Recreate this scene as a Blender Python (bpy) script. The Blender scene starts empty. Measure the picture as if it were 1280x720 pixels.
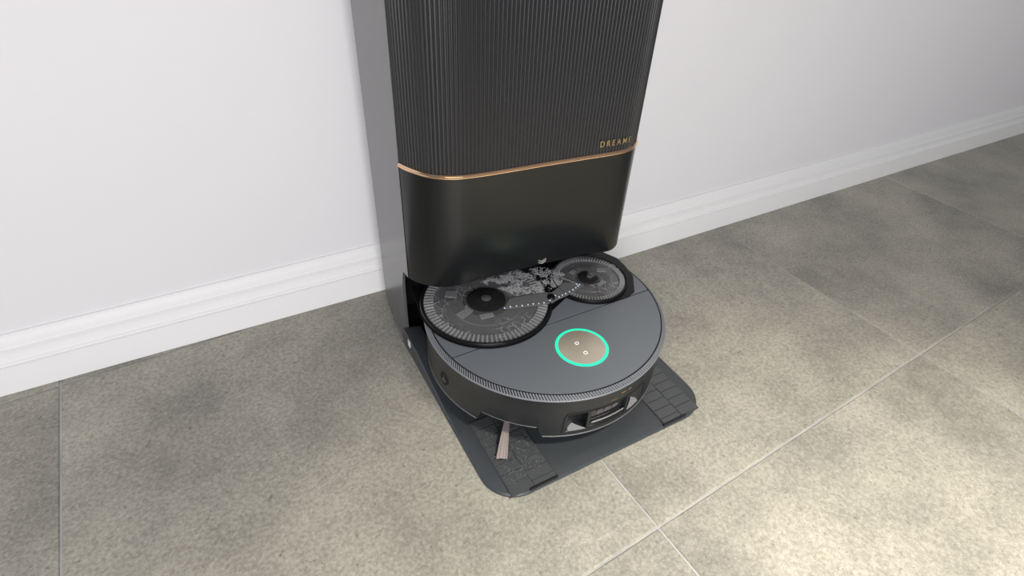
import bpy, bmesh, math, random
from mathutils import Vector, Matrix
random.seed(7)
S = bpy.context.scene
COL = S.collection
PI = math.pi

# ------------------------------------------------------------------ camera
cd = bpy.data.cameras.new('camera')
cd.sensor_fit = 'HORIZONTAL'; cd.sensor_width = 36.0
cd.lens = 36.0 * 699.85 / 1280.0
cd.clip_start = 0.02; cd.clip_end = 50
cam = bpy.data.objects.new('camera', cd); COL.objects.link(cam)
rt = Vector((0.874625, -0.482719, 0.044877)); up = Vector((0.268382, 0.559197, 0.784391)); fw = Vector((0.403736, 0.674004, -0.618641))
m = Matrix((rt, up, -fw)).transposed().to_4x4()
m.translation = Vector((-0.3647, -0.5134, 0.6368))
cam.matrix_world = m
S.camera = cam

# ------------------------------------------------------------------ world, lights, exposure
S.view_settings.view_transform = 'Standard'
S.view_settings.look = 'None'
S.view_settings.gamma = 1.0
S.view_settings.use_curve_mapping = False
S.view_settings.exposure = 0.0
w = bpy.data.worlds.new('room_ambience'); S.world = w; w.use_nodes = True
w.node_tree.nodes['Background'].inputs[0].default_value = (0.93, 0.96, 1.0, 1)
w.node_tree.nodes['Background'].inputs[1].default_value = 0.22

def area(name, loc, target, size, energy, color, shape='RECTANGLE', sy=None):
    l = bpy.data.lights.new(name, 'AREA'); l.shape = shape; l.size = size
    if sy: l.size_y = sy
    l.energy = energy; l.color = color
    o = bpy.data.objects.new(name, l); COL.objects.link(o); o.location = loc
    o.rotation_euler = (Vector(target) - Vector(loc)).to_track_quat('-Z', 'Y').to_euler()
    return o
lamp = area('ceiling_lamp', (0.30, -1.25, 2.3), (0.08, -0.92, 0), 0.35, 11.0, (1.0, 0.94, 0.84), 'DISK')
lamp.data.spread = math.radians(46)
area('window_light', (-0.85, -2.2, 0.90), (0.0, 0.25, 0.40), 1.3, 54, (0.96, 0.96, 1.0), 'RECTANGLE', 1.2)

# ------------------------------------------------------------------ materials
def mat(name, color, rough=0.5, metal=0.0, spec=0.5, noise=0.0, nscale=200.0, bump=0.0, bscale=600.0, coat=0.0, emit=None, estr=0.0):
    M = bpy.data.materials.new(name); M.use_nodes = True
    nt = M.node_tree; b = nt.nodes['Principled BSDF']
    b.inputs['Base Color'].default_value = (*color, 1); b.inputs['Roughness'].default_value = rough
    b.inputs['Metallic'].default_value = metal; b.inputs['Specular IOR Level'].default_value = spec
    b.inputs['Coat Weight'].default_value = coat; b.inputs['Coat Roughness'].default_value = 0.08
    if emit:
        b.inputs['Emission Color'].default_value = (*emit, 1); b.inputs['Emission Strength'].default_value = estr
    tc = nt.nodes.new('ShaderNodeTexCoord')
    if noise > 0:
        n = nt.nodes.new('ShaderNodeTexNoise'); n.inputs['Scale'].default_value = nscale; n.inputs['Detail'].default_value = 4
        nt.links.new(tc.outputs['Object'], n.inputs['Vector'])
        mx = nt.nodes.new('ShaderNodeMix'); mx.data_type = 'RGBA'
        mx.inputs[6].default_value = (*[c * (1 - noise) for c in color], 1); mx.inputs[7].default_value = (*[min(1, c * (1 + noise)) for c in color], 1)
        nt.links.new(n.outputs['Fac'], mx.inputs[0]); nt.links.new(mx.outputs[2], b.inputs['Base Color'])
    if bump > 0:
        n2 = nt.nodes.new('ShaderNodeTexNoise'); n2.inputs['Scale'].default_value = bscale; n2.inputs['Detail'].default_value = 2
        nt.links.new(tc.outputs['Object'], n2.inputs['Vector'])
        bp = nt.nodes.new('ShaderNodeBump'); bp.inputs['Strength'].default_value = bump; bp.inputs['Distance'].default_value = 0.0004
        nt.links.new(n2.outputs['Fac'], bp.inputs['Height']); nt.links.new(bp.outputs['Normal'], b.inputs['Normal'])
    return M

def tile_material():
    M = bpy.data.materials.new('porcelain_tile'); M.use_nodes = True
    nt = M.node_tree; b = nt.nodes['Principled BSDF']; L = nt.links
    b.inputs['Roughness'].default_value = 0.42; b.inputs['Specular IOR Level'].default_value = 0.4
    tc = nt.nodes.new('ShaderNodeTexCoord'); oi = nt.nodes.new('ShaderNodeObjectInfo')
    ad = nt.nodes.new('ShaderNodeVectorMath'); ad.operation = 'ADD'
    sc = nt.nodes.new('ShaderNodeVectorMath'); sc.operation = 'SCALE'; sc.inputs[3].default_value = 7.0
    cb = nt.nodes.new('ShaderNodeCombineXYZ')
    for k in range(3): L.new(oi.outputs['Random'], cb.inputs[k])
    L.new(cb.outputs[0], sc.inputs[0]); L.new(tc.outputs['Object'], ad.inputs[0]); L.new(sc.outputs[0], ad.inputs[1])
    def noise(scale, detail, rough=0.6):
        n = nt.nodes.new('ShaderNodeTexNoise'); n.inputs['Scale'].default_value = scale; n.inputs['Detail'].default_value = detail
        n.inputs['Roughness'].default_value = rough; L.new(ad.outputs[0], n.inputs['Vector']); return n
    def ramp(src, p0, c0, p1, c1):
        r = nt.nodes.new('ShaderNodeValToRGB'); e = r.color_ramp.elements
        e[0].position = p0; e[0].color = (*c0, 1); e[1].position = p1; e[1].color = (*c1, 1)
        L.new(src, r.inputs[0]); return r
    def mix(a, bb, fac, mode='MIX'):
        x = nt.nodes.new('ShaderNodeMix'); x.data_type = 'RGBA'; x.blend_type = mode
        L.new(a, x.inputs[6]); L.new(bb, x.inputs[7])
        if isinstance(fac, float): x.inputs[0].default_value = fac
        else: L.new(fac, x.inputs[0])
        return x.outputs[2]
    big = ramp(noise(4.2, 8, 0.66).outputs['Fac'], 0.36, (0.27, 0.26, 0.225), 0.64, (0.46, 0.435, 0.365))
    fine = ramp(noise(210, 6, 0.75).outputs['Fac'], 0.30, (0.62, 0.61, 0.59), 0.70, (1.30, 1.30, 1.28))
    c = mix(big.outputs[0], fine.outputs[0], 1.0, 'MULTIPLY')
    sp = ramp(noise(420, 2, 0.5).outputs['Fac'], 0.66, (0, 0, 0), 0.78, (0.7, 0.7, 0.7))
    lt = nt.nodes.new('ShaderNodeRGB'); lt.outputs[0].default_value = (0.52, 0.5, 0.44, 1)
    c = mix(c, lt.outputs[0], sp.outputs[0])
    pits = ramp(noise(120, 3, 0.7).outputs['Fac'], 0.31, (1, 1, 1), 0.37, (0, 0, 0))
    dk = nt.nodes.new('ShaderNodeRGB'); dk.outputs[0].default_value = (0.13, 0.12, 0.095, 1)
    pm = nt.nodes.new('ShaderNodeMath'); pm.operation = 'MULTIPLY'; pm.inputs[1].default_value = 0.55
    L.new(pits.outputs[0], pm.inputs[0])
    c = mix(c, dk.outputs[0], pm.outputs[0])
    L.new(c, b.inputs['Base Color'])
    bp = nt.nodes.new('ShaderNodeBump'); bp.inputs['Strength'].default_value = 0.25; bp.inputs['Distance'].default_value = 0.0006
    L.new(noise(140, 4).outputs['Fac'], bp.inputs['Height']); L.new(bp.outputs['Normal'], b.inputs['Normal'])
    rr = nt.nodes.new('ShaderNodeMapRange'); rr.inputs[3].default_value = 0.32; rr.inputs[4].default_value = 0.55
    L.new(noise(30, 3).outputs['Fac'], rr.inputs[0]); L.new(rr.outputs[0], b.inputs['Roughness'])
    return M

def water_material():
    """Clear thin film with white foam streaks."""
    M = bpy.data.materials.new('foamy_water'); M.use_nodes = True
    nt = M.node_tree; b = nt.nodes['Principled BSDF']; L = nt.links
    b.inputs['Roughness'].default_value = 0.12; b.inputs['Base Color'].default_value = (0.62, 0.63, 0.65, 1)
    tc = nt.nodes.new('ShaderNodeTexCoord')
    n = nt.nodes.new('ShaderNodeTexNoise'); n.inputs['Scale'].default_value = 60; n.inputs['Detail'].default_value = 4
    L.new(tc.outputs['Object'], n.inputs['Vector'])
    ma = nt.nodes.new('ShaderNodeMix'); ma.data_type = 'VECTOR'; ma.inputs[0].default_value = 0.02
    L.new(tc.outputs['Object'], ma.inputs[4]); L.new(n.outputs['Color'], ma.inputs[5])
    v = nt.nodes.new('ShaderNodeTexVoronoi'); v.feature = 'DISTANCE_TO_EDGE'; v.inputs['Scale'].default_value = 95
    L.new(ma.outputs[1], v.inputs['Vector'])
    r = nt.nodes.new('ShaderNodeMapRange'); r.inputs[1].default_value = 0.0; r.inputs[2].default_value = 0.035; r.inputs[3].default_value = 1.0; r.inputs[4].default_value = 0.0
    L.new(v.outputs['Distance'], r.inputs[0])
    n2 = nt.nodes.new('ShaderNodeTexNoise'); n2.inputs['Scale'].default_value = 24; n2.inputs['Detail'].default_value = 3
    L.new(tc.outputs['Object'], n2.inputs['Vector'])
    r2 = nt.nodes.new('ShaderNodeMapRange'); r2.inputs[1].default_value = 0.50; r2.inputs[2].default_value = 0.64
    L.new(n2.outputs['Fac'], r2.inputs[0])
    mu = nt.nodes.new('ShaderNodeMath'); mu.operation = 'MULTIPLY'; L.new(r.outputs[0], mu.inputs[0]); L.new(r2.outputs[0], mu.inputs[1])
    al = nt.nodes.new('ShaderNodeMath'); al.operation = 'MULTIPLY_ADD'; al.inputs[1].default_value = 0.75; al.inputs[2].default_value = 0.10
    L.new(mu.outputs[0], al.inputs[0]); L.new(al.outputs[0], b.inputs['Alpha'])
    bp = nt.nodes.new('ShaderNodeBump'); bp.inputs['Strength'].default_value = 0.6; bp.inputs['Distance'].default_value = 0.001
    L.new(n.outputs['Fac'], bp.inputs['Height']); L.new(bp.outputs['Normal'], b.inputs['Normal'])
    return M

def brushed_material():
    M = mat('brushed_gold', (0.50, 0.445, 0.36), 0.38, 0.30)
    nt = M.node_tree; b = nt.nodes['Principled BSDF']; L = nt.links
    tc = nt.nodes.new('ShaderNodeTexCoord'); g = nt.nodes.new('ShaderNodeTexWave'); g.wave_type = 'RINGS'; g.rings_direction = 'Z'
    mp = nt.nodes.new('ShaderNodeMapping'); mp.inputs['Location'].default_value = (0, 0.0957, 0)
    L.new(tc.outputs['Object'], mp.inputs[0]); L.new(mp.outputs[0], g.inputs['Vector'])
    g.inputs['Scale'].default_value = 500; g.inputs['Distortion'].default_value = 2.0
    mr = nt.nodes.new('ShaderNodeMapRange'); mr.inputs[3].default_value = 0.30; mr.inputs[4].default_value = 0.46
    L.new(g.outputs['Fac'], mr.inputs[0]); L.new(mr.outputs[0], b.inputs['Roughness'])
    b.inputs['Anisotropic'].default_value = 0.6
    tg = nt.nodes.new('ShaderNodeTangent'); tg.direction_type = 'RADIAL'; tg.axis = 'Z'; L.new(tg.outputs[0], b.inputs['Tangent'])
    return M

MT = dict(
    wall=mat('wall_paint', (0.78, 0.76, 0.765), 0.75, bump=0.12, bscale=300, noise=0.015, nscale=3),
    base=mat('white_gloss_paint', (0.88, 0.865, 0.85), 0.32),
    grout=mat('grout', (0.46, 0.45, 0.435), 0.9, noise=0.4, nscale=14, bump=0.4),
    tile=tile_material(),
    shell=mat('satin_black_plastic_lit', (0.10, 0.097, 0.101), 0.25, spec=1.0, bump=0.05, bscale=2500),  # front panel's black plastic, base lightened to stand in for wall reflection
    front=mat('satin_black_plastic', (0.005, 0.006, 0.0065), 0.25, spec=0.5, bump=0.04, bscale=2500),
    flute=mat('fluted_black_plastic', (0.020, 0.020, 0.022), 0.33, spec=0.5),
    black=mat('deep_black_plastic', (0.008, 0.008, 0.009), 0.45),
    seam=mat('seam_matte_black', (0.004, 0.004, 0.004), 0.8),  # near-black matte for joints, gaps, bezel line and camera hole
    gold=mat('polished_rose_gold', (0.86, 0.58, 0.38), 0.12, 1.0),
    letter=mat('matte_gold_print', (0.50, 0.36, 0.17), 0.35, 0.7),
    silver=mat('silver_print', (0.62, 0.58, 0.54), 0.3, 0.6),
    tray=mat('tray_matte_plastic', (0.046, 0.052, 0.058), 0.42, bump=0.1, bscale=2200),
    tread=mat('tread_plastic', (0.066, 0.071, 0.073), 0.33, bump=0.5, bscale=500, noise=0.2, nscale=300),
    sticker=mat('white_sticker', (0.75, 0.74, 0.72), 0.5),
    robot=mat('robot_charcoal', (0.016, 0.0175, 0.0185), 0.38, bump=0.08, bscale=2500),
    lid=mat('robot_lid_slate', (0.155, 0.170, 0.186), 0.36, bump=0.06, bscale=3000),
    ring=mat('ribbed_ring_slate', (0.19, 0.20, 0.215), 0.38),
    rim=mat('lower_rim_grey', (0.13, 0.13, 0.13), 0.3),
    lens=mat('dark_lens_glass', (0.012, 0.011, 0.014), 0.06, coat=1.0),
    lensgrey=mat('grey_lens', (0.09, 0.085, 0.09), 0.25),
    chrome=mat('chrome_bar', (0.75, 0.75, 0.75), 0.18, 1.0),
    wing=mat('glossy_grey_plastic', (0.20, 0.20, 0.20), 0.25),
    bristle=mat('bristle_nylon', (0.36, 0.30, 0.28), 0.5),
    led=mat('green_led', (0.02, 0.4, 0.25), 0.4, emit=(0.012, 0.80, 0.42), estr=1.0),
    icon=mat('white_icon_light', (0.8, 0.8, 0.8), 0.4, emit=(1, 1, 1), estr=0.75),
    panel=brushed_material(),
    board=mat('washboard_black', (0.006, 0.006, 0.007), 0.32, spec=0.25),
    disc=mat('smoked_disc', (0.10, 0.096, 0.095), 0.16, spec=0.6, noise=0.35, nscale=30),
    tooth=mat('pale_disc_rib', (0.30, 0.30, 0.305), 0.18, noise=0.5, nscale=40),
    hub=mat('hub_plastic', (0.022, 0.022, 0.023), 0.2),
    hubcap=mat('hub_cap_grey', (0.10, 0.10, 0.10), 0.25),
    pad=mat('scrub_pad_grey', (0.22, 0.22, 0.225), 0.4),
    bar=mat('spray_bar_grey', (0.17, 0.168, 0.17), 0.25),
    arm=mat('mauve_grey_arm', (0.24, 0.225, 0.235), 0.35),
    nozzle=mat('wet_nozzle', (0.70, 0.82, 0.92), 0.12),
    foam=mat('white_water_foam', (0.60, 0.60, 0.61), 0.2),
    water=water_material(),
    drop=mat('water_drop', (0.20, 0.21, 0.21), 0.05),
    wheel=mat('wheel_rubber', (0.02, 0.02, 0.02), 0.7),
)

# ------------------------------------------------------------------ helpers
def link(name, verts, faces, m, parent=None, smooth=False, bevel=0.0, angle=None):
    me = bpy.data.meshes.new(name); me.from_pydata([tuple(v) for v in verts], [], faces); me.validate()
    bm = bmesh.new(); bm.from_mesh(me); bmesh.ops.recalc_face_normals(bm, faces=bm.faces)
    if bevel > 0:
        es = [e for e in bm.edges if len(e.link_faces) == 2 and e.calc_face_angle(0) > 0.6]
        bmesh.ops.bevel(bm, geom=es, offset=bevel, segments=2, affect='EDGES', clamp_overlap=True)
    bm.to_mesh(me); bm.free()
    if smooth:
        for p in me.polygons: p.use_smooth = True
        me.set_sharp_from_angle(angle=angle if angle else 0.6)
    me.materials.append(MT[m])
    o = bpy.data.objects.new(name, me); COL.objects.link(o)
    if parent is not None:
        o.parent = parent
        if parent.type == 'EMPTY': o.location = -parent.location
    return o
class G:
    """Collects geometry for one mesh."""
    def __init__(s): s.v = []; s.f = []
    def add(s, vs, fs):
        b = len(s.v); s.v += [tuple(v) for v in vs]; s.f += [tuple(i + b for i in f) for f in fs]; return s
    def box(s, x0, x1, y0, y1, z0, z1):
        return s.add([(x0,y0,z0),(x1,y0,z0),(x1,y1,z0),(x0,y1,z0),(x0,y0,z1),(x1,y0,z1),(x1,y1,z1),(x0,y1,z1)],
                     [(0,3,2,1),(4,5,6,7),(0,1,5,4),(1,2,6,5),(2,3,7,6),(3,0,4,7)])
    def prism(s, pts, z0, z1):
        n = len(pts)
        return s.add([(x,y,z0) for x,y in pts] + [(x,y,z1) for x,y in pts],
                     [tuple(range(n))[::-1], tuple(range(n, 2*n))] + [(i,(i+1)%n,(i+1)%n+n,i+n) for i in range(n)])
    def lathe(s, prof, n=96, c=(0,0), cap0=False, cap1=False):
        vs = []; fs = []; k = len(prof)
        for i in range(n):
            a = 2*PI*i/n
            for r, z in prof: vs.append((c[0]+r*math.cos(a), c[1]+r*math.sin(a), z))
        for i in range(n):
            j = (i+1) % n
            for q in range(k-1): fs.append((i*k+q, j*k+q, j*k+q+1, i*k+q+1))
        if cap0: fs.append(tuple(i*k for i in range(n))[::-1])
        if cap1: fs.append(tuple(i*k+k-1 for i in range(n)))
        return s.add(vs, fs)
    def tube(s, pts, r, n=8, closed=False, r1=None):
        pts = [Vector(p) for p in pts]; N = len(pts); vs = []; fs = []
        for i, p in enumerate(pts):
            a = pts[(i-1) % N] if (closed or i > 0) else p; b = pts[(i+1) % N] if (closed or i < N-1) else p
            t = (b-a).normalized(); u = t.cross(Vector((0,0,1)))
            if u.length < 1e-4: u = Vector((1,0,0))
            u.normalize(); v = t.cross(u)
            rr = r if r1 is None else r + (r1-r)*i/(N-1)
            for k in range(n):
                an = 2*PI*k/n; vs.append(p + u*math.cos(an)*rr + v*math.sin(an)*rr)
        for i in range(N if closed else N-1):
            j = (i+1) % N
            for k in range(n): fs.append((i*n+k, i*n+(k+1)%n, j*n+(k+1)%n, j*n+k))
        if not closed: fs += [tuple(range(n))[::-1], tuple(range((N-1)*n, N*n))]
        return s.add(vs, fs)
    def blob(s, c, r, h=None):
        h = h or r; vs = [(c[0],c[1],c[2]+h)]; n = 6
        for q, (cr, ch) in enumerate(((0.75,0.65),(1.0,0.0))):
            for k in range(n):
                a = 2*PI*k/n+q*0.4; vs.append((c[0]+r*cr*math.cos(a), c[1]+r*cr*math.sin(a), c[2]+h*ch))
        fs = [(0,1+k,1+(k+1)%n) for k in range(n)] + [(1+k,7+k,7+(k+1)%n,1+(k+1)%n) for k in range(n)] + [tuple(range(7,13))[::-1]]
        return s.add(vs, fs)
    def build(s, name, m, parent=None, smooth=False, bevel=0.0, angle=None): return link(name, s.v, s.f, m, parent, smooth, bevel, angle)
def thing(name, label, cat, loc):
    o = bpy.data.objects.new(name, None); COL.objects.link(o); o.location = loc; o.empty_display_size = 0.05
    o['label'] = label; o['category'] = cat; return o
def struct(o, label=None, cat=None):
    o['kind'] = 'structure'
    if label: o['label'] = label
    if cat: o['category'] = cat
    return o
def polar(r, az, z): a = math.radians(az); return (r*math.sin(a), -r*math.cos(a), z)   # az 0 = front (-Y), negative = left

# ------------------------------------------------------------------ structure: floor, walls, baseboards
floor = G().box(-3.2, 3.2, -2.6, 0.45, -0.05, -0.0016).build('floor', 'grout')
struct(floor, 'grey stone-look tiled floor with pale grout lines', 'floor')
T = 0.600; GAP = 0.0026; TA = math.radians(3.0); TO = Vector((-0.0148, -0.3045))
for i in range(-6, 7):
    for j in range(-5, 3):
        c = [(i*T + GAP/2, j*T + GAP/2), ((i+1)*T - GAP/2, j*T + GAP/2), ((i+1)*T - GAP/2, (j+1)*T - GAP/2), (i*T + GAP/2, (j+1)*T - GAP/2)]
        pts = [(TO.x + x*math.cos(TA) - y*math.sin(TA), TO.y + x*math.sin(TA) + y*math.cos(TA)) for x, y in c]
        cx = sum(p[0] for p in pts)/4; cy = sum(p[1] for p in pts)/4
        if abs(cx) > 2.9 or cy < -2.3: continue
        bm = bmesh.new()
        g = G().prism([(x-cx, y-cy) for x, y in pts], -0.0085, 0.0)
        vs = [bm.verts.new(v) for v in g.v]; [bm.faces.new([vs[k] for k in f]) for f in g.f]
        if max(p[1] for p in pts) > 0.40:
            bmesh.ops.bisect_plane(bm, geom=bm.verts[:]+bm.edges[:]+bm.faces[:], plane_co=(0, 0.40-cy, 0), plane_no=(0,1,0), clear_outer=True)
            if len(bm.faces) < 3: bm.free(); continue
            bmesh.ops.holes_fill(bm, edges=bm.edges)
        bmesh.ops.recalc_face_normals(bm, faces=bm.faces)
        es = [e for e in bm.edges if len(e.link_faces) == 2 and e.calc_face_angle(0) > 0.6 and all(v.co.z > -0.001 for v in e.verts)]
        bmesh.ops.bevel(bm, geom=es, offset=0.0012, segments=1, affect='EDGES')
        me = bpy.data.meshes.new('tile'); bm.to_mesh(me); bm.free(); me.materials.append(MT['tile'])
        o = bpy.data.objects.new('tile', me); COL.objects.link(o); o.parent = floor; o.location = (cx, cy, 0)

YB, YR, XC = 0.289, 0.185, 0.215      # recessed wall, projecting wall, corner
struct(G().box(-3.2, XC, YB, 0.42, 0, 2.5).build('wall_back', 'wall'), 'pale grey painted wall recessed behind the docking station', 'wall')
struct(G().box(XC, 3.2, YR, 0.42, 0, 2.5).build('wall_right', 'wall', bevel=0.002), 'pale grey painted wall projecting to the right of the dock', 'wall')
BP = [(0.0,0.0),(0.0140,0.0),(0.0140,0.0450),(0.0105,0.0462),(0.0105,0.0480),(0.0075,0.0500),(0.0080,0.0615),(0.0125,0.0645),(0.0125,0.0685),(0.0080,0.0715),
      (0.0086,0.0780),(0.0062,0.0850),(0.0052,0.0900),(0.0030,0.0925),(0.0,0.0925)]
def baseboard(name, path, label):
    """path: list of (x, y, nx, ny) stations; (nx, ny) pushes the profile out of the wall."""
    n = len(BP); vs = []; fs = []
    for x, y, nx, ny in path:
        for d, z in BP: vs.append((x+nx*d, y+ny*d, z+0.0003))
    for i in range(len(path)-1):
        for k in range(n): fs.append((i*n+k, i*n+(k+1)%n, (i+1)*n+(k+1)%n, (i+1)*n+k))
    fs += [tuple(range(n)), tuple(range((len(path)-1)*n, len(path)*n))[::-1]]
    o = link(name, vs, fs, 'base', None, True, 0, 0.5)
    struct(o, label, 'baseboard')
baseboard('baseboard_back', [(-3.2, YB, 0, -1), (XC-0.0141, YB, 0, -1)], 'white moulded baseboard along the recessed wall left of the dock')
baseboard('baseboard_right', [(XC, YB-0.014, -1, 0), (XC, YR, -1, -1), (3.2, YR, 0, -1)], 'white moulded baseboard along the projecting wall right of the dock')

# ------------------------------------------------------------------ docking station
dock = thing('docking_station', 'tall black robot vacuum docking station with fluted front and rose gold band', 'docking station', (0, 0.12, 0))
XS, XB, YBK = 0.169, 0.1765, 0.2316
PROF = [(-.169,.1006),(-.1668,.0925),(-.163,.0830),(-.1544,.0672),(-.1444,.0552),(-.1300,.0455),(-.115,.0395),(-.09,.0352),(-.05,.0315),(0,.028),(.06,.0229),(.103,.0192),
        (.120,.0198),(.133,.0235),(.144,.0302),(.154,.0395),(.162,.0510),(.167,.0640),(.169,.0800)]
def catmull(P, per=8):
    out = []
    for i in range(len(P)-1):
        p0, p1, p2, p3 = [Vector(P[min(max(k,0),len(P)-1)]) for k in (i-1,i,i+1,i+2)]
        d01 = max((p1-p0).length, 1e-6)**.5; d12 = (p2-p1).length**.5; d23 = max((p3-p2).length, 1e-6)**.5
        for q in range(per):
            t = q/per
            m1 = (p2-p1) if i == 0 else ((p1-p0)/d01 - (p2-p0)/(d01+d12) + (p2-p1)/d12)*d12
            m2 = (p2-p1) if i == len(P)-2 else ((p2-p1)/d12 - (p3-p1)/(d12+d23) + (p3-p2)/d23)*d12
            h = (2*t**3-3*t*t+1)*p1 + (t**3-2*t*t+t)*m1 + (-2*t**3+3*t*t)*p2 + (t**3-t*t)*m2
            out.append(h)
    out.append(Vector(P[-1])); return out
fine = catmull(PROF, 12)
cum = [0.0]
for a, b in zip(fine, fine[1:]): cum.append(cum[-1] + (b-a).length)
LEN = cum[-1]
def prof(s, off=0.0):
    s = min(max(s, 0), LEN); lo = 0
    hi = len(cum)-1
    while hi-lo > 1:
        md = (lo+hi)//2
        if cum[md] <= s: lo = md
        else: hi = md
    a, b = fine[lo], fine[lo+1]; t = (s-cum[lo])/(cum[lo+1]-cum[lo]); p = a.lerp(b, t)
    d = (fine[min(lo+2, len(fine)-1)]-fine[max(lo-1,0)]).normalized()
    return Vector((p.x + d.y*off, p.y - d.x*off))       # outward normal of a left-to-right curve facing -Y
def s_at_x(x):
    return next(cum[k] for k in range(len(fine)) if fine[k].x >= x)

def side_poly():
    arc = [(YBK-0.034+0.034*math.cos(a), 0.034-0.034*math.sin(a)) for a in [PI/2*k/8 for k in range(9)]]
    return ([(0.1006,0.588),(YBK,0.588)] + arc +
            [(0.1318,0.0),(0.1318,0.017),(0.1322,0.055),(0.1310,0.115),(0.1285,0.130),(0.1255,0.140),(0.1225,0.1460),(0.119,0.1478),(0.112,0.1490),(0.1006,0.1503)])
for sx in (-1, 1):
    y0 = 0.1006 if sx < 0 else 0.080
    pl = [(y, z) if abs(y-0.1006) > 1e-6 else (y0, z) for y, z in side_poly()]
    n = len(pl); xo, xi = sx*XS, sx*(XS-0.004)
    sh = G().add([(xo,y,z) for y,z in pl] + [(xi,y,z) for y,z in pl], [tuple(range(n)), tuple(range(n,2*n))[::-1]] + [(i,(i+1)%n,(i+1)%n+n,i+n) for i in range(n)])
    sh.build('side_panel', 'shell', dock, True, 0, 0.5)
G().box(-XS+0.004, XS-0.004, YBK-0.005, YBK, 0.034, 0.588).build('back_panel', 'shell', dock)
# top cap follows the plan of the front
top = [tuple(prof(LEN*k/60)) for k in range(61)] + [(XS, YBK), (-XS, YBK)]
G().prism(top, 0.588, 0.600).build('top_cap', 'shell', dock, bevel=0.003)
# cavity walls and ceiling
cv = G().box(-XS+0.0042, XS-0.0042, 0.205, 0.2265, 0.004, 0.17)
under = [tuple(prof(LEN*k/60, -0.0052)) for k in range(61)] + [(XS-0.0045, 0.2265), (-XS+0.0045, 0.2265)]
cv.box(-XS+0.0042, XS-0.0042, 0.1505, 0.2049, 0.001, 0.010); cv.prism(under, 0.166, 0.170); cv.build('cavity_liner', 'black', dock)

def zbot(x):
    a = abs(x)
    for (x0, z0), (x1, z1) in zip(((0,.1668),(.085,.1663),(.115,.1615),(.14,.1575),(.155,.1540),(.1691,.1500)), ((.085,.1663),(.115,.1615),(.14,.1575),(.155,.1540),(.1691,.1500),(.2,.15))):
        if x0 <= a <= x1: return z0 + (z1-z0)*(a-x0)/(x1-x0)
    return .15
def sheet(name, rows, m, n=160, smooth=True, parent=None, closed=False):
    """rows: list of (offset, z) or callables giving z from x; swept along the front profile."""
    vs = []; fs = []; k = len(rows)
    for i in range(n+1):
        s = LEN*i/n
        for off, z in rows:
            p = prof(s, off); vs.append((p.x, p.y, z(p.x) if callable(z) else z))
    for i in range(n):
        for q in range(k if closed else k-1): fs.append((i*k+q, (i+1)*k+q, (i+1)*k+(q+1)%k, i*k+(q+1)%k))
    if closed: fs += [tuple(range(k)), tuple(range(n*k, n*k+k))[::-1]]
    return link(name, vs, fs, m, parent or dock, smooth, 0, 0.7)
lower = sheet('lower_front_panel', [(-0.005, lambda x: zbot(x)+.004), (-0.005, lambda x: zbot(x)+.0003), (-0.0022, lambda x: zbot(x)), (-0.0008, lambda x: zbot(x)+.0007), (0, lambda x: zbot(x)+.0025),
      (0, 0.24), (0, 0.3218), (-0.005, 0.3218)], 'front', closed=True)
sheet('gold_trim', [(-0.004, 0.3220), (0.0002, 0.3220), (0.0016, 0.3232), (0.0016, 0.3242), (0.0006, 0.3250), (0.0006, 0.3254), (0.0010, 0.3260), (-0.0002, 0.3275), (-0.004, 0.3275)], 'gold', closed=True)
# fluted panel
NF = 84; per = 6; prof_f = [0.0, -0.0001, -0.0004, -0.0013, -0.0013, -0.0004]
vs = []; fs = []; NN = NF*per
for i in range(NN+1):
    p = prof(LEN*i/NN, -0.0006 + prof_f[i % per]); q = prof(LEN*i/NN, -0.005)
    vs += [(q.x,q.y,0.3277), (p.x,p.y,0.3277), (p.x,p.y,0.4580), (p.x,p.y,0.5878), (q.x,q.y,0.5878)]
for i in range(NN):
    for k in range(5): fs.append((i*5+k, (i+1)*5+k, (i+1)*5+(k+1)%5, i*5+(k+1)%5))
fs += [tuple(range(5)), tuple(range(NN*5, NN*5+5))[::-1]]
link('fluted_front_panel', vs, fs, 'flute', dock, True, 0, 0.35)
# vertical seam between side panel and front
G().box(-XS-0.0002, -XS+0.002, 0.0996, 0.1010, 0.1505, 0.3280).build('panel_seam', 'seam', dock)

# lettering, wrapped round the front profile
fc = bpy.data.curves.new('lettering', 'FONT'); fc.body = 'DREAME'; fc.size = 0.0113; fc.extrude = 0.0004; fc.offset = 0.00008; fc.space_character = 1.5
fo = bpy.data.objects.new('lettering_source', fc); COL.objects.link(fo)
bpy.context.view_layer.update()
me = bpy.data.meshes.new_from_object(fo.evaluated_get(bpy.context.evaluated_depsgraph_get()))
bpy.data.objects.remove(fo); bpy.data.curves.remove(fc)
xs = [v.co.x for v in me.vertices]; wtxt = max(xs)-min(xs); x0 = min(xs)
S0, S1 = s_at_x(0.0746), s_at_x(0.1235)
for v in me.vertices:
    p = prof(S0 + (v.co.x-x0)/wtxt*(S1-S0), 0.0003 + v.co.z); zz = 0.3368 + v.co.y
    v.co = (p.x, p.y, zz)
me.materials.clear(); me.materials.append(MT['letter'])
lo = bpy.data.objects.new('gold_lettering', me); COL.objects.link(lo); lo.parent = dock; lo.location = -dock.location
lo['label'] = 'gold capital lettering above the band'
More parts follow.
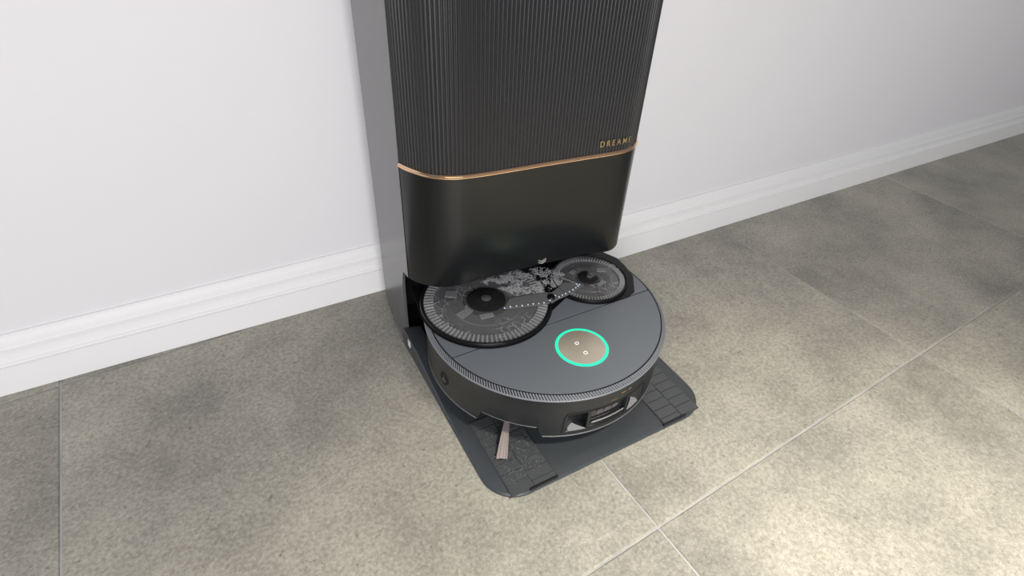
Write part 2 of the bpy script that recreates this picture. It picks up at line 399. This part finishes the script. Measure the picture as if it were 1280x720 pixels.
# chevron emblem
cg = G()
for dz in (0.0, 0.0034):
    for sx in (-1, 1):
        yy = 0.0268
        cg.add([(0.0065, yy-.0004, .169+dz), (0.0065+sx*.0062, yy-.0006, .1723+dz), (0.0065+sx*.0062, yy-.0006, .174+dz), (0.0065, yy-.0004, .171+dz),
                (0.0065, yy+.0014, .169+dz), (0.0065+sx*.0062, yy+.0014, .1723+dz), (0.0065+sx*.0062, yy+.0014, .174+dz), (0.0065, yy+.0014, .171+dz)],
               [(0,1,2,3),(7,6,5,4),(0,4,5,1),(1,5,6,2),(2,6,7,3),(3,7,4,0)])
e = cg.build('chevron_emblem', 'silver', dock); e['label'] = 'small silver double chevron emblem'

# base tray
RC = 0.046; YF = -0.195
def tray_outline(inset=0.0, yb=0.150):
    x = XB-inset; yf = YF+inset; r = RC-inset
    pts = [(-x, yb)]
    pts += [(-x+r-r*math.cos(a), yf+r-r*math.sin(a)) for a in [PI/2*k/10 for k in range(11)]]
    pts += [(x-r+r*math.sin(a), yf+r-r*math.cos(a)) for a in [PI/2*k/10 for k in range(11)]]
    return pts + [(x, yb)]
tg = G(); rows = [(0.0, 0.0003), (0.0, 0.0030), (0.0018, 0.0052), (0.012, 0.0068), (0.019, 0.0072)]
n = len(tray_outline()); vs = []
for ins, z in rows: vs += [(x, y, z) for x, y in tray_outline(ins)]
fs = [tuple(range(n))[::-1], tuple(range((len(rows)-1)*n, len(rows)*n))]
for k in range(len(rows)-1): fs += [(k*n+i, k*n+(i+1)%n, (k+1)*n+(i+1)%n, (k+1)*n+i) for i in range(n)]
tray = link('base_tray', vs, fs, 'tray', dock, True, 0, 0.4)
# raised side rails of the base, sloping to the front
for sx in (-1, 1):
    st = [(-0.075,0.0072),(-0.03,0.0100),(0.03,0.0200),(0.07,0.0290),(0.10,0.0310),(0.131,0.0315)]
    vs = []; xo, xi = sx*(XB-0.0006), sx*(XB-0.030)
    for y, z in st: vs += [(xo, y, 0.0031), (xo, y, z-0.0015), (xo-sx*0.0015, y, z), (xi, y, z*0.8), (xi, y, 0.0031)]
    fs = [(i*5+k, i*5+(k+1)%5, (i+1)*5+(k+1)%5, (i+1)*5+k) for i in range(len(st)-1) for k in range(5)] + [(0,1,2,3,4), tuple(range(25,30))[::-1]]
    rl = G().add(vs, fs)
    rl.build('side_rail', 'tray', tray, True, 0, 0.5)
    # flared foot of the side panel
    vs = []; st = [(0.1318,1.0),(0.150,1.0),(0.168,0.97),(0.180,0.82),(0.190,0.5),(0.196,0.15)]
    for y, q in st:
        for t in range(7):
            a = t/6; vs.append((sx*(XS-0.0002 + (XB-XS)*q*(1-math.cos(a*PI/2)) + 0.0002*0), y, (0.058 - 0.0545*math.sin(a*PI/2)*1.0)))
        vs.append((sx*(XS-0.0002), y, 0.0035))
    fs = [(i*8+k, i*8+(k+1)%8, (i+1)*8+(k+1)%8, (i+1)*8+k) for i in range(len(st)-1) for k in range(8)] + [tuple(range(8)), tuple(range(40,48))[::-1]]
    G().add(vs, fs).build('side_foot', 'shell', dock, True, 0, 0.8)
# tread patches: staggered raised plates
PY0, PIT = -0.1915, 0.0155
for sx in (-1, 1):
    G().box(min(sx*0.0895, sx*0.1555), max(sx*0.0895, sx*0.1555), -0.1925, -0.05, 0.0065, 0.0080).build('tread_bed', 'tray', tray)
    for col, (xa, xb) in enumerate(((0.1230, 0.1550), (0.0900, 0.1226))):
        y = PY0 + (0 if col == 0 else -PIT*0.5)
        while y < -0.075:
            ya, yb = max(y, PY0), y + PIT - 0.0009
            if yb - ya > 0.004:
                dz = random.uniform(-0.0002, 0.0002)
                G().box(min(sx*xa, sx*xb), max(sx*xa, sx*xb), ya, yb, 0.0070, 0.0092+dz).build('tread_plate', 'tread', tray, bevel=0.0005)
            y += PIT
    G().box(min(sx*0.088, sx*0.130), max(sx*0.088, sx*0.130), -0.1942, -0.1915, 0.003, 0.0086).build('front_lip', 'black', tray, bevel=0.0006)
# water droplets on the left tread
dg = G()
for k in range(420):
    x = -random.uniform(0.092, 0.153); y = random.uniform(-0.178, -0.085)
    if random.random() > 1.15 - abs(y+0.14)*9: continue
    dg.blob((x, y, 0.0091), random.uniform(0.0003, 0.0008), random.uniform(0.0003, 0.0005))
o = dg.build('water_droplets', 'drop', tray, True); o['kind'] = 'stuff'
G().box(-XB-0.0002, -XB+0.0010, 0.0985, 0.1065, 0.0165, 0.0290).build('white_sticker', 'sticker', dock)

# ------------------------------------------------------------------ washboard with two discs (dock parts)
ZB = 0.1136
LD, LR_ = (-0.0735, 0.0440), 0.0955
RD, RR_ = (0.0940, 0.0223), 0.0590
RP, RPR = (0.1008, 0.0300), 0.0690
def circ_pts(c, r, a0, a1, n): return [(c[0]+r*math.cos(math.radians(a0+(a1-a0)*k/n)), c[1]+r*math.sin(math.radians(a0+(a1-a0)*k/n))) for k in range(n+1)]
wp = circ_pts(LD, LR_+0.0015, 168, 322, 48) + circ_pts(RP, RPR, 205, 275, 24) + [(0.125,-0.0385),(0.140,-0.0330),(0.1635,0.0000),(0.1690,0.0290),(0.1700,0.0500),(0.1600,0.0720),(0.1590,0.1100),(-0.158,0.125)]
board = G().prism(wp, ZB, ZB+0.0016).build('washboard', 'board', dock, bevel=0.0005)
board['label'] = 'black washboard plate carrying two round rinsing discs'
def wash_disc(c, R_, nt, pads, zb):
    d = G().lathe([(0.0001, zb+.0012),(R_*.36, zb+.0012),(R_*.38, zb+.0018),(R_*.56, zb+.0018),(R_*.58, zb+.0010),(R_*.77, zb+.0008),(R_*.79, zb+.0024),(R_*.955, zb+.0012),(R_*.96, zb),(0.0001, zb)], 128, c).build('wash_disc', 'disc', dock, True, 0, 0.3)
    G().lathe([(R_*.955, zb),(R_*.955, zb+.0040),(R_*.975, zb+.0052),(R_*.990, zb+.0050),(R_, zb+.0032),(R_, zb),(R_*.955, zb)], 128, c).build('disc_rim', 'board', d, True, 0, 0.5)
    t = G()
    for k in range(nt):
        a = 2*PI*k/nt; u = Vector((math.cos(a), math.sin(a))); v = Vector((-u.y, u.x)); C_ = Vector(c)
        r0, r1 = R_*.79, R_*.945; w0, w1 = r0*2*PI/nt*.30, r1*2*PI/nt*.30
        b = [C_+u*r0-v*w0, C_+u*r1-v*w1, C_+u*r1+v*w1, C_+u*r0+v*w0]; bb = [C_+u*(r0+.001)-v*w0*.5, C_+u*(r1-.001)-v*w1*.5, C_+u*(r1-.001)+v*w1*.5, C_+u*(r0+.001)+v*w0*.5]
        t.add([(*p, zb+.001) for p in b]+[(*p, zb+.0042-.0006*(q in (1,2))) for q, p in enumerate(bb)], [(4,5,6,7),(0,1,5,4),(1,2,6,5),(2,3,7,6),(3,0,4,7)])
    t.build('rib_teeth', 'tooth', d)
    G().lathe([(0.0001, zb+.0066),(R_*.08, zb+.0064),(R_*.10, zb+.0056),(R_*.20, zb+.0050),(R_*.31, zb+.0034),(R_*.36, zb+.0014)], 64, c).build('hub', 'hub', d, True, 0, 0.5)
    G().lathe([(0.0001, zb+.0078),(R_*.06, zb+.0074),(R_*.085, zb+.0060)], 32, c).build('hub_cap', 'hubcap', d, True)
    for (px, py, l, wd_, ang) in pads:
        a = math.radians(ang); u = Vector((math.cos(a), math.sin(a)))*l/2; v = Vector((-math.sin(a), math.cos(a)))*wd_/2; P = Vector((px, py))
        G().prism([tuple(P-u-v), tuple(P+u-v*.8), tuple(P+u+v*.8), tuple(P-u+v)], zb+.0010, zb+.0030).build('scrub_pad', 'pad', d, bevel=0.0005)
    wv = G().lathe([(R_*.30, zb+.0036),(R_*.62, zb+.0032),(R_*.78, zb+.0036),(R_*.94, zb+.0046)], 96, c).build('water_film', 'water', d, True)
    wv['kind'] = 'stuff'
    return d
d1 = wash_disc(LD, LR_, 84, [(-.1135,.0783,.018,.016,150),(-.1121,.0318,.024,.014,20),(-.099,.040,.017,.012,-50),(-.0882,.0125,.020,.010,-8),(-.04,.095,.02,.012,60)], ZB+.0017)
d1['label'] = 'larger smoked rinsing disc with ribbed edge at left'
d2 = wash_disc(RD, RR_, 72, [(.1240,.0310,.015,.010,-35),(.1035,.0047,.017,.010,15),(.0800,.0470,.010,.009,30)], ZB+.0017)
d2['label'] = 'smaller smoked rinsing disc with ribbed edge at right'
zs = ZB + .0052
spray = G().prism([(-0.0610,.0125),(-.0099,-.0030),(.0087,-.0062),(.0200,-.0030),(.0450,-.0005),(.0751,.0090),(.0707,.0165),(.0520,.0270),(.0206,.0150),(.0146,.0185),(-.0322,.0280),(-.0440,.0290)], zs, zs+.0016).build('spray_bar', 'bar', dock, bevel=0.0005)
for k, (x, y) in enumerate([(-.0595,.0136),(-.0507,.0123),(-.0421,.0101),(-.0341,.0072),(-.0257,.0052),(-.018,.0034),(-.0103,.0007),(-.0025,-.0011),(.0117,.0063),(.0083,-.0002),(.0211,.0059),
        (.0246,.0006),(.0313,.0020),(.0377,.0030),(.0452,.0043),(.0527,.0060),(.0593,.0082),(.0650,.0104),(.0690,.0124),(.0655,.0150)]):
    G().blob((x, y, zs+.0014), 0.0017 if k % 2 else 0.0014, 0.0015).build('spray_nozzle', 'nozzle', spray, True)
G().prism([(.0520,.0368),(.0650,.0150),(.0670,.0166),(.0545,.0386)], zs+.0016, zs+.0030).build('wiper_arm', 'arm', spray, bevel=0.0005)
G().lathe([(.0001, zs+.0050),(.0050, zs+.0042),(.0066, zs+.0010),(.0066, zs)], 24, (.0135,.0050)).build('joint_clip', 'board', spray, True)
# churned foam behind the bar
poly = [(-.066,.086),(-.0101,.083),(.0344,.080),(.0584,.064),(.0641,.0456),(.0463,.028),(.0247,.0215),(.0141,.0195),(-.0313,.0325),(-.0401,.0514)]
def inside(x, y, P):
    c = False
    for (x0,y0),(x1,y1) in zip(P, P[1:]+P[:1]):
        if (y0 > y) != (y1 > y) and x < (x1-x0)*(y-y0)/(y1-y0)+x0: c = not c
    return c
from mathutils import noise as NZ
fg = G(); cnt = 0
while cnt < 9000:
    x = random.uniform(-.07, .07); y = random.uniform(.015, .09)
    if not inside(x, y, poly): continue
    cnt += 1
    q = NZ.noise(Vector((x*70, y*70, 3.1))) + 0.5*NZ.noise(Vector((x*190, y*190, 1.7)))
    if q + 0.10 < random.uniform(-.15, .3): continue
    r = random.uniform(.00022, .0007); fg.blob((x, y, ZB+.004+random.uniform(0, .003)), r, r*.8)
fo = fg.build('water_splash', 'foam', dock, True); fo['kind'] = 'stuff'; fo['label'] = 'white churned water splash behind the spray bar'

# ------------------------------------------------------------------ robot vacuum
robot = thing('robot_vacuum', 'round charcoal robot vacuum parked on the dock tray with glowing green ring', 'robot vacuum', (0, 0, 0.008))
NA = 720; zlo = 0.0335
def body():
    zr_ = [None, 0.0370, 0.0430, 0.0770, 0.0990, 0.1045, 0.1062]
    rr_ = [0.1700, 0.1722, 0.1724, 0.1726, 0.1730, 0.1744, 0.1749]
    def zb(az):
        if -61.0 <= az <= -58.5: return zlo + (0.0535-zlo)*(az+61.0)/2.5
        if -58.5 < az < -33.2: return 0.0535 - 0.0015*(az+58.5)/25.3
        if -33.2 <= az <= -31.0: return 0.0520 - (0.0520-zlo)*(az+33.2)/2.2
        return zlo
    A0, A1 = -20.5, 20.5
    vs = []; fs = []; K = 7
    for i in range(NA):
        az = -180 + 360*i/NA; z0 = zb(az)
        for k in range(K):
            z = z0 if k == 0 else max(zr_[k], z0 + 0.0008*k)
            vs.append(polar(rr_[k], az, z))
    for i in range(NA):
        j = (i+1) % NA; az = -180 + 360*(i+.5)/NA
        for k in range(K-1):
            if k == 2 and A0 < az < A1: continue
            fs.append((i*K+k, j*K+k, j*K+k+1, i*K+k+1))
    # recess liner: floor, back, ceiling
    b = len(vs); idx = [i for i in range(NA) if A0 <= -180+360*i/NA <= A1]
    for i in idx:
        az = -180 + 360*i/NA; e = min(az-(-180+360*idx[0]/NA), (-180+360*idx[-1]/NA)-az); dpt = 0.016*min(1, (e/9.0)**.6 if e > 0 else 0)
        vs.append(polar(rr_[2]-dpt, az, 0.0445 if e > 0 else .043)); vs.append(polar(rr_[3]-dpt, az, 0.0755 if e > 0 else .077))
    for q in range(len(idx)-1):
        i, j = idx[q], idx[q+1]; a0, a1 = b+2*q, b+2*q+2
        fs += [(i*K+2, j*K+2, a1, a0), (a0, a1, a1+1, a0+1), (a0+1, a1+1, j*K+3, i*K+3)]
    fs.append(tuple(i*K for i in range(NA))[::-1])
    return link('body', vs, fs, 'robot', robot, True, 0, 0.5)
body_o = body()
# light line along the lower edge, following the notch
def rim_run(a0, a1):
    pts = [polar(0.1716, a0+(a1-a0)*k/80, 0.0348) for k in range(81)]
    G().tube(pts, 0.0011, 8).build('lower_rim', 'rim', robot, True)
rim_run(-30.6, 120); rim_run(-150, -61.4)
G().tube([polar(0.1722, -58.2+24.8*k/24, 0.0540-.0015*k/24) for k in range(25)], 0.0007, 6).build('notch_edge', 'rim', robot, True)
G().lathe([(0.0001,0.0300),(0.150,0.0300),(0.156,0.0345),(0.156,0.056)], 96).build('underside', 'black', robot, True, 0, 0.5)
for sx in (-1, 1):
    wg = G(); n = 28
    vs = [(sx*(0.098+dx), 0.01+0.022*math.cos(2*PI*k/n), 0.0304+0.022*math.sin(2*PI*k/n)) for dx in (0, 0.018) for k in range(n)]
    wg.add(vs, [tuple(range(n)), tuple(range(n,2*n))[::-1]]+[(k,(k+1)%n,(k+1)%n+n,k+n) for k in range(n)]).build('drive_wheel', 'wheel', robot, True, 0, 0.5)
# ribbed ring, twisted ribs on a cone between two radii
rg = G(); NR = 280
ra, za, rb, zb_ = 0.1748, 0.1066, 0.1690, 0.1128
rb0 = G().lathe([(ra, 0.1058),(ra-.0006, za-.0006),(rb, zb_-.0018),(rb-.0006, zb_-.0018),(rb-.0008, 0.1058),(ra, 0.1058)], 360).build('ribbed_ring', 'robot', robot, True, 0, 0.5)
for k in range(NR):
    da = 360/NR; a = k*da; tw = -1.6
    w_ = da*.33
    lo_ = [polar(ra-.0004, a-w_, za-.0007), polar(ra-.0004, a+w_, za-.0007)]; hi_ = [polar(rb, a+tw+w_, zb_-.0019), polar(rb, a+tw-w_, zb_-.0019)]
    lo2 = [polar(ra+.0002, a-w_*.5, za+.0006), polar(ra+.0002, a+w_*.5, za+.0006)]; hi2 = [polar(rb+.0004, a+tw+w_*.5, zb_+.0001), polar(rb+.0004, a+tw-w_*.5, zb_+.0001)]
    rg.add(lo_+hi_+lo2+hi2, [(4,5,6,7),(0,1,5,4),(1,2,6,5),(2,3,7,6),(3,0,4,7)])
rg.build('ring_ribs', 'ring', rb0)
G().lathe([(.1740,.1056),(.1753,.1060),(.1754,.1070),(.1746,.1078),(.1736,.1078)], 360).build('ring_lip', 'ring', rb0, True, 0, 0.8)
G().lathe([(0.1688,0.1100),(0.1688,0.1126),(0.1676,0.1126),(0.1676,0.1100)], 240).build('lid_gap', 'seam', robot)
# lids split by a straight seam
YS = -0.0370; RLID = 0.1674
def lid(name, y0, y1):
    a = [t for t in [2*PI*k/360 for k in range(360)]]
    pts = [(RLID*math.cos(t), RLID*math.sin(t)) for t in a if y0 < RLID*math.sin(t) < y1]
    xs_ = math.sqrt(RLID**2-YS**2); dy = y0 if abs(y0) < 0.1 else y1
    pts += [(xs_-.0001, dy), (-xs_+.0001, dy)]
    pts.sort(key=lambda p: math.atan2(p[1]-(y0+y1)/2, p[0]))
    return G().prism(pts, 0.1050, 0.1132).build(name, 'lid', robot, bevel=0.0006)
lid('front_lid', -0.2, YS-.0008); lid('rear_lid', YS+.0008, 0.2)
G().box(-.16, .16, YS-.004, YS+.004, .1030, .1046).build('lid_seam_bed', 'seam', robot)
# touch panel
PC = (0.0, -0.0957)
tp = G().lathe([(0.0001,0.1141),(0.0315,0.1141),(0.0322,0.1138),(0.0322,0.1130),(0.0001,0.1130)], 96, PC).build('touch_panel', 'panel', robot, True, 0, 0.5)
tp['label'] = 'round brushed gold touch panel'
lr = G().lathe([(0.0322,0.1131),(0.0322,0.1139),(0.0328,0.1141),(0.0354,0.1141),(0.0361,0.1138),(0.0361,0.1131),(0.0322,0.1131)], 96, PC).build('light_ring', 'led', tp, True, 0, 0.6)
lr['label'] = 'glowing green light ring'
IC = (-0.0025, -0.0871)
G().tube([(IC[0]+.0026*math.sin(a), IC[1]+.0026*math.cos(a), 0.1143) for a in [math.radians(40+280*k/20) for k in range(21)]], .00032, 6).tube([(IC[0], IC[1]+.0008, .1143), (IC[0], IC[1]+.0032, .1143)], .00032, 6).build('power_icon', 'icon', tp)
HC = (-0.0023, -0.1076)
G().tube([(HC[0]+.0029*math.sin(2*PI*k/5), HC[1]+.0029*math.cos(2*PI*k/5), 0.1143) for k in range(5)], .00034, 6, True).build('home_icon', 'icon', tp)
G().box(-.0068, .0022, -.0976, -.0972, .11405, .1143).build('divider_mark', 'silver', tp)
for r_, a0, a1 in ((.0165, 65, 115), (.0165, 245, 295)):
    G().tube([(PC[0]-.002+r_*math.cos(math.radians(a0+(a1-a0)*k/14)), PC[1]+r_*math.sin(math.radians(a0+(a1-a0)*k/14)), .1141) for k in range(15)], .0002, 5).build('etched_arc', 'silver', tp)
# side camera
def radial_disc(az, z, prof_, m, name, parent, n=28, R0=0.1727, sy=1.0):
    a = math.radians(az); nx, ny = math.sin(a), -math.cos(a); tx, ty = math.cos(a), math.sin(a); vs = []; k = len(prof_)
    for i in range(n):
        t = 2*PI*i/n
        for r, d in prof_:
            vs.append(((R0+d)*nx + r*math.cos(t)*tx, (R0+d)*ny + r*math.cos(t)*ty, z + r*sy*math.sin(t)))
    fs = [(i*k+q, ((i+1)%n)*k+q, ((i+1)%n)*k+q+1, i*k+q+1) for i in range(n) for q in range(k-1)]
    return link(name, vs, fs, m, parent, True, 0, 0.5)
sc_ = radial_disc(-81.7, 0.0650, [(.0090,-.001),(.0090,.0005),(.0080,.0007),(.0072,.0002),(.0001,.0002)], 'seam', 'side_camera', robot, sy=1.3)
radial_disc(-81.7, 0.0632, [(.0040,.0002),(.0032,.0012),(.0001,.0016)], 'lens', 'camera_lens', sc_)
radial_disc(-79.2, 0.0585, [(.0009,.0006),(.0001,.0009)], 'chrome', 'lens_glint', sc_)
# front sensor bay
def arcbox(name, m, parent, a0, a1, r0, r1, z0, z1, n=24, bevel=0.0006, tilt=0.0):
    vs = []
    for k in range(n+1):
        az = a0+(a1-a0)*k/n; vs += [polar(r0, az, z0), polar(r1, az, z0), polar(r1-tilt, az, z1), polar(r0-tilt, az, z1)]
    fs = [(k*4+q, (k+1)*4+q, (k+1)*4+(q+1)%4, k*4+(q+1)%4) for k in range(n) for q in range(4)] + [(0,1,2,3), tuple(range(n*4, n*4+4))[::-1]]
    return link(name, vs, fs, m, parent, True, bevel, 0.6)
bay = arcbox('sensor_window', 'lens', robot, -9.6, 9.6, 0.150, 0.1665, 0.0436, 0.0764, bevel=0.0015)
bay['label'] = 'dark glossy front sensor window'
for az_ in (-4.6, -0.6, 3.8):
    radial_disc(az_, 0.0645, [(.0052,-.0062),(.0050,-.0052),(.0038,-.0048),(.0001,-.0046)], 'lensgrey', 'sensor_lens', bay, sy=0.85, R0=0.1727)
G().tube([polar(0.1700, -8.6+17.6*k/20, 0.0510) for k in range(21)], 0.0013, 8).build('light_bar', 'chrome', bay, True)
for s_ in (-1, 1):
    G().tube([polar(0.1700, s_*8.8, 0.0512), polar(0.1690, s_*8.9, 0.0470)], 0.0011, 8).build('light_bar_bracket', 'chrome', bay, True)
arcbox('bay_divider', 'robot', robot, -11.2, -9.7, 0.152, 0.1712, 0.0436, 0.0764)
arcbox('bay_divider', 'robot', robot, 9.7, 11.2, 0.152, 0.1712, 0.0436, 0.0764)
for s_ in (-1, 1):
    vs = []
    n = 10
    for k in range(n+1):
        t = k/n; az = s_*(19.6-8.2*t); vs += [polar(0.1720, az, 0.0437), polar(0.1610+0.0104*t, az, 0.0437+0.0085*(1-t)+.0004), polar(0.1610+.0104*t, az, 0.0437)]
    fs = [(k*3+q, (k+1)*3+q, (k+1)*3+(q+1)%3, k*3+(q+1)%3) for k in range(n) for q in range(3)] + [(0,1,2), (n*3+2,n*3+1,n*3)]
    o = link('bay_wing', vs, fs, 'wing', robot, True, 0, 0.6); o['label'] = 'pale glossy wing beside the sensor window'
# bezel line round the bay
bz = [polar(0.1728, -22.3, 0.0425)] + [polar(0.1729, -22.3+0.5*t, 0.0425+0.034*t) for t in (0.3, 0.6, 0.9)] + [polar(0.1730, -20.6+41.2*k/30, 0.0792) for k in range(31)] + [polar(0.1729, 22.3-0.5*t, 0.0425+0.034*t) for t in (0.9, 0.6, 0.3)]
G().tube(bz, 0.0006, 6).build('bay_bezel', 'seam', robot, True)
arcbox('gold_mark', 'gold', robot, -1.2, 2.0, 0.1722, 0.1732, 0.0862, 0.0872, 6, 0.0002)
arcbox('gold_mark', 'letter', robot, 4.0, 6.5, 0.1722, 0.1734, 0.0922, 0.0934, 6, 0.0002)
arcbox('gold_mark', 'letter', robot, 8.0, 10.0, 0.1722, 0.1734, 0.0922, 0.0934, 6, 0.0002)
# side brush
br = G().lathe([(0.0001,0.0300),(0.013,0.0300),(0.014,0.0260),(0.010,0.0215),(0.0001,0.0205)], 28, (-0.100,-0.082)).build('side_brush', 'black', robot, True, 0, 0.5)
bg = G()
for k in range(22):
    f = k/21; a = Vector((-0.1115+.005*f, -0.0925-.003*f, 0.0235)); b_ = Vector((-0.1493+.0125*f, -0.1385-.0065*f, 0.0145+random.uniform(-.001,.001)))
    mid = a.lerp(b_, .5)+Vector((0,0,.0035)); bg.tube([a, a.lerp(mid, .6), mid, b_], .00055, 5)
o = bg.build('bristle_tuft', 'bristle', br, True); o['label'] = 'pinkish grey splayed bristles'
